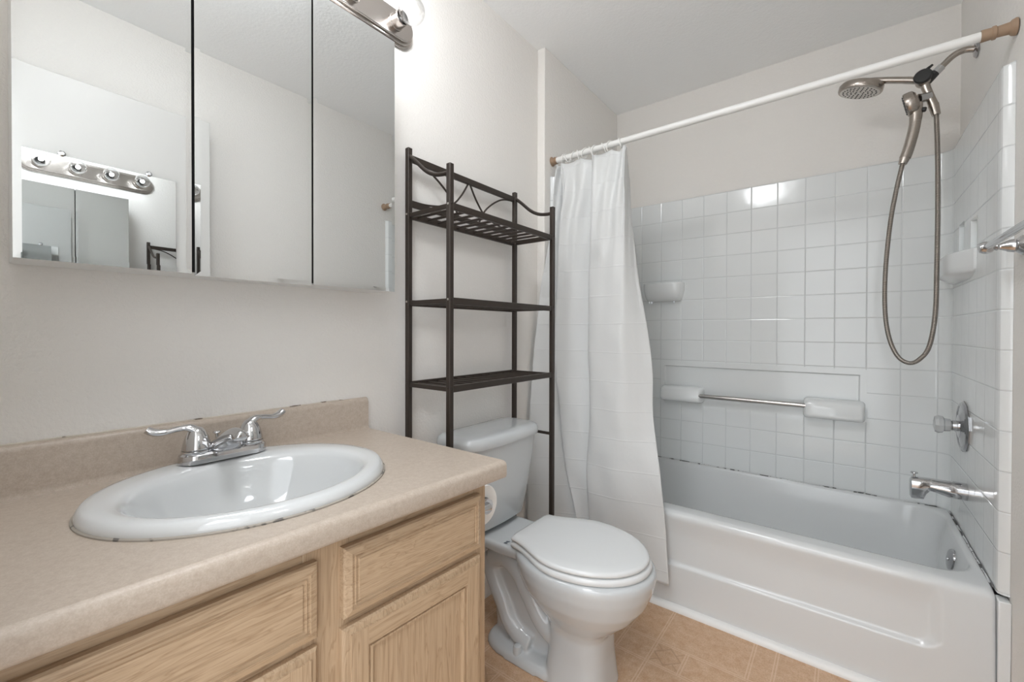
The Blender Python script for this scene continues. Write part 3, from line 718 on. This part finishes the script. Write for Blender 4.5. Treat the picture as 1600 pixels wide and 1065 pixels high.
hs = thing('hand_shower', (1.35, 2.19, 1.90), 'brushed nickel hand shower held in the bracket below the diverter, with looping hose', 'hand shower')
fd = Vector((-.97, .12, -.22)).normalized(); hc = P(1.352, 2.195, 1.958)
hh = MB().lathe(hc-fd*.018, fd, [(.012, -.010), (.030, -.006), (.041, .002), (.0435, .012), (.0435, .026), (.041, .030), (.036, .031)], 36).build('head', 'brushed_nickel', hs)
ax = fd.orthogonal().normalized(); ay = fd.cross(ax); nz = MB()
for rr, k in ((.012, 6), (.022, 10), (.032, 16)):
    for j in range(k):
        a = 2*pi*j/k; c = hc-fd*.018+fd*.030+ax*rr*cos(a)+ay*rr*sin(a); nz.lathe(c, fd, [(.003, 0), (.0026, .003), (.001, .0036)], 6)
nz.build('nozzles', 'black_plastic', hh)
MB().tube(cat([P(1.366, 2.199, 1.950), P(1.370, 2.196, 1.915), P(1.366, 2.193, 1.870), P(1.357, 2.190, 1.822), P(1.347, 2.188, 1.780), P(1.340, 2.187, 1.757)], 5), [.024, .0235, .022, .0205, .0195, .019, .0185, .018]+[.0172]*18, 16).build('handle', 'brushed_nickel', hs)
MB().tube([P(1.3405, 2.187, 1.760), P(1.333, 2.186, 1.736)], [.0165, .0125], 16).build('hose_nut', 'brushed_nickel', hs)
MB().lathe((1.386, 2.196, 1.928), (.9, -.1, -.2), [(.009, 0), (.009, .010), (.006, .013)], 14).build('spray_switch', 'black_plastic', hs)
MB().tube([P(1.4195, YS, 1.945), P(1.4275, YS, 1.906)], [.0155, .0125], 16).build('hose_nut', 'brushed_nickel', hs)
hose = cat([P(1.427, 2.22, 1.912), P(1.432, 2.22, 1.762), P(1.434, 2.22, 1.55), P(1.433, 2.22, 1.338), P(1.430, 2.22, 1.172), P(1.415, 2.219, 1.053), P(1.389, 2.217, 1.003), P(1.359, 2.215, .987), P(1.326, 2.212, 1.013), P(1.300, 2.21, 1.088), P(1.288, 2.207, 1.2), P(1.289, 2.203, 1.35), P(1.301, 2.198, 1.522), P(1.317, 2.193, 1.643), P(1.334, 2.186, 1.740)], 10)
MB().tube(hose, .0075, 12).build('hose', 'hose_metal', hs, sharp=0)

# mixing valve
sv = thing('shower_valve', (PXR, 2.215, .766), 'round chrome shower valve plate with clear knob on the tiled wall', 'valve')
MB().lathe((PXR-.0005, 2.215, .766), (-1, 0, 0), [(.092, 0), (.092, .003), (.086, .009), (.078, .011), (.075, .009), (.045, .013), (.040, .016), (.020, .018)], 12).build('escutcheon', 'dark_chrome', sv, sharp=25)
MB().lathe((PXR-.012, 2.215, .766), (-1, 0, 0), [(.019, 0), (.019, .020), (.015, .021), (.015, .03)], 24).build('stem', 'chrome', sv)
MB().lathe((PXR-.034, 2.215, .766), (-1, 0, 0), [(.018, 0), (.022, .003), (.024, .018), (.030, .022), (.033, .034), (.028, .044), (.012, .047)], 8).build('knob', 'clear_knob', sv, sharp=15)
# tub spout
ts = thing('tub_spout', (PXR, 2.165, .545), 'chrome bathtub spout with lift diverter below the shower valve', 'spout')
def spr(x, r, zc, sq=1.0, lo=1.0): return [Vector((x, 2.165+r*sq*cos(a), zc+(r*sin(a) if sin(a) > 0 else r*lo*sin(a)))) for a in [2*pi*j/24 for j in range(24)]]
MB().loft([spr(PXR-.0005, .030, .545), spr(PXR-.03, .030, .545), spr(PXR-.045, .029, .545), spr(PXR-.075, .026, .547, 1, .85), spr(PXR-.094, .0245, .549, 1, .85), spr(PXR-.104, .024, .549, 1, 1.5), spr(PXR-.110, .024, .549, 1, 2.3), spr(PXR-.134, .0235, .549, 1, 2.5), spr(PXR-.144, .0225, .548, 1, 2.5), spr(PXR-.148, .017, .545, 1, 2.6)]).build('spout', 'chrome', ts, sharp=40)
MB().lathe((PXR-.136, 2.165, .569), (0, 0, 1), [(.004, 0), (.004, .012), (.011, .016), (.010, .020), (.002, .021)], 16).build('diverter_knob', 'chrome', ts)

# ------------------------------------------------------------------ curtain rod, rings, curtain
RY, RZ, RR = 1.765, 1.927, .0132
rod = thing('shower_rod', (.8, RY, RZ), 'white shower curtain rod spanning the tub alcove', 'curtain rod')
MB().tube([(.066, RY, RZ-.006), (.4, RY, RZ-.003), (.9, RY, RZ), (1.478, RY, RZ+.006)], RR, 20).build('tube', 'white_rod', rod)
def endcap(xa, xb, z):
    d = 1 if xb > xa else -1; L = abs(xb-xa)
    MB().lathe((xa, RY, z), (d, 0, .012*d), [(RR+.0022, 0), (RR+.0028, .004), (RR+.002, L*.30), (RR+.0045, L*.33), (RR+.0045, L*.42), (RR+.001, L*.46), (RR+.0025, L*.80), (RR+.007, L*.86), (RR+.0095, L*.97), (RR+.0085, L)], 28).build('end_cap', 'tan_rubber', rod)
endcap(1.462, XR-.002, RZ+.006); endcap(.072, ST+.001, RZ-.006)

Z_ = [1.898, 1.75, 1.6, 1.35, 1.0, .75, .5, .3, .112]
CX_ = [[.076, .074, .066, .038, .022, .019, .019, .019, .021], [.095, .09, .085, .078, .08, .09, .11, .13, .15], [.118, .142, .137, .132, .122, .15, .20, .24, .27],
       [.105, .128, .112, .107, .096, .13, .165, .225, .255], [.19, .20, .19, .185, .185, .205, .225, .255, .28], [.285, .30, .295, .29, .29, .305, .30, .325, .335],
       [.262, .272, .277, .270, .271, .285, .275, .29, .31], [.345, .35, .35, .345, .345, .355, .345, .35, .36], [.418, .423, .424, .421, .421, .422, .41, .405, .40], None,
       [.403, .416, .431, .464, .525, .544, .589, .612, .629]]
CY_ = [[1.752, 1.735, 1.73, 1.69, 1.645, 1.62, 1.60, 1.60, 1.60], [1.772, 1.75, 1.74, 1.72, 1.70, 1.68, 1.665, 1.66, 1.65], [1.778, 1.785, 1.785, 1.78, 1.77, 1.755, 1.73, 1.715, 1.705],
       [1.752, 1.725, 1.72, 1.715, 1.71, 1.70, 1.69, 1.68, 1.67], [1.760, 1.750, 1.745, 1.745, 1.735, 1.72, 1.705, 1.695, 1.685], [1.782, 1.79, 1.79, 1.785, 1.78, 1.765, 1.728, 1.715, 1.705],
       [1.752, 1.728, 1.72, 1.715, 1.71, 1.70, 1.69, 1.685, 1.675], [1.760, 1.722, 1.705, 1.705, 1.70, 1.69, 1.685, 1.68, 1.67], [1.750, 1.718, 1.71, 1.71, 1.705, 1.695, 1.685, 1.68, 1.67], None,
       [1.784, 1.795, 1.80, 1.79, 1.785, 1.76, 1.725, 1.715, 1.70]]
CX_[9] = [(a+b)/2+.006 for a, b in zip(CX_[8], CX_[10])]; CY_[9] = [(a+b)/2+.004 for a, b in zip(CY_[8], CY_[10])]
colsm = [cat([(CX_[c][k], CY_[c][k], Z_[k]) for k in range(9)], 10) for c in range(11)]
rows = []
for k in range(len(colsm[0])):
    row = cat([colsm[c][k] for c in range(11)], 9)
    t_ = k/(len(colsm[0])-1)
    for i, p in enumerate(row):
        z = p.z; p.z -= .013*exp(-t_*14)*(.5-.5*cos(2*pi*i/9))
        p.y += .020*exp(-t_*5.0)*(.5-.5*cos(2*pi*i/9))*(1 if (i//9) % 2 else -1)*min(1, t_*25+.3)
        p.y += .009*exp(-(t_-.14)**2*26)*sin(i*.95+t_*9)
        cr = abs(((z/.122) % 1)-.5); p.y += .0022*max(0, 1-cr*16)+.0016*sin(z*23+i*.35)*min(1, t_*6)
        if p.z < .37: p.y = min(p.y, 1.718)
    rows.append(row)
def solid(o): m = o.modifiers.new('thick', 'SOLIDIFY'); m.thickness = .0009; m.offset = 0
cu = MB().grid(rows).build('shower_curtain', 'curtain_vinyl', None, sharp=0, mods=[solid], origin=(.25, 1.70, .11))
tag(cu, 'white vinyl shower curtain gathered at the left end of the rod', 'shower curtain')

xs = [.106, .128, .160, .185, .222, .250, .270, .312, .345, .392]
r0 = None
n = 24; path = []
for j in range(n+1):
    a = 2*pi*j/n; path.append((0, cos(a)*.0205, sin(a)*.0215-.0045))
names = ['white curtain ring nearest the tan rod end cap', 'second white curtain ring from the tan rod end cap', 'third white curtain ring from the tan rod end cap', 'fourth white curtain ring from the tan rod end cap',
         'fifth white curtain ring from the tan rod end cap', 'fifth white curtain ring from the open end of the curtain', 'fourth white curtain ring from the open end of the curtain', 'third white curtain ring from the open end of the curtain',
         'second white curtain ring from the open end of the curtain', 'white curtain ring at the open end of the curtain, farthest from the left wall']
for i, x in enumerate(xs):
    if i == 0:
        o = MB().tube(path, .0028, 8, False).build('curtain_ring', 'ring_plastic', None, sharp=0); r0 = o
    else: o = r0.copy(); COL.objects.link(o)
    o.location = (x, RY, RZ-.005); o.rotation_euler = (0, radians([12, -18, 22, -10, 25, -20, 15, -24, 18, -12][i]), radians([10, -12, 8, 20, -15, 14, -8, 18, -20, 10][i]))
    tag(o, names[i], 'curtain ring', 'curtain rings on the shower rod')

# ------------------------------------------------------------------ towel bar on the right wall
tb = thing('towel_bar', (XR, 1.4, 1.33), 'chrome towel bar on the right wall at the edge of the tub', 'towel bar')
for y in (1.690, 1.08):
    p = MB().lathe((XR-.0005, y, 1.331), (-1, 0, 0), [(.026, 0), (.026, .004), (.021, .010), (.016, .014), (.018, .018), (.016, .026), (.009, .040), (.008, .044), (.010, .048), (.008, .052), (.0135, .056), (.0165, .064), (.0165, .072), (.012, .080), (.003, .083)], 24)
    p.build('post', 'chrome', tb)
MB().tube([(XR-.068, 1.690, 1.331), (XR-.068, 1.08, 1.331)], .0085, 16).build('bar', 'chrome', tb)

for o in bpy.data.objects:
    if '_w' in o: del o['_w']
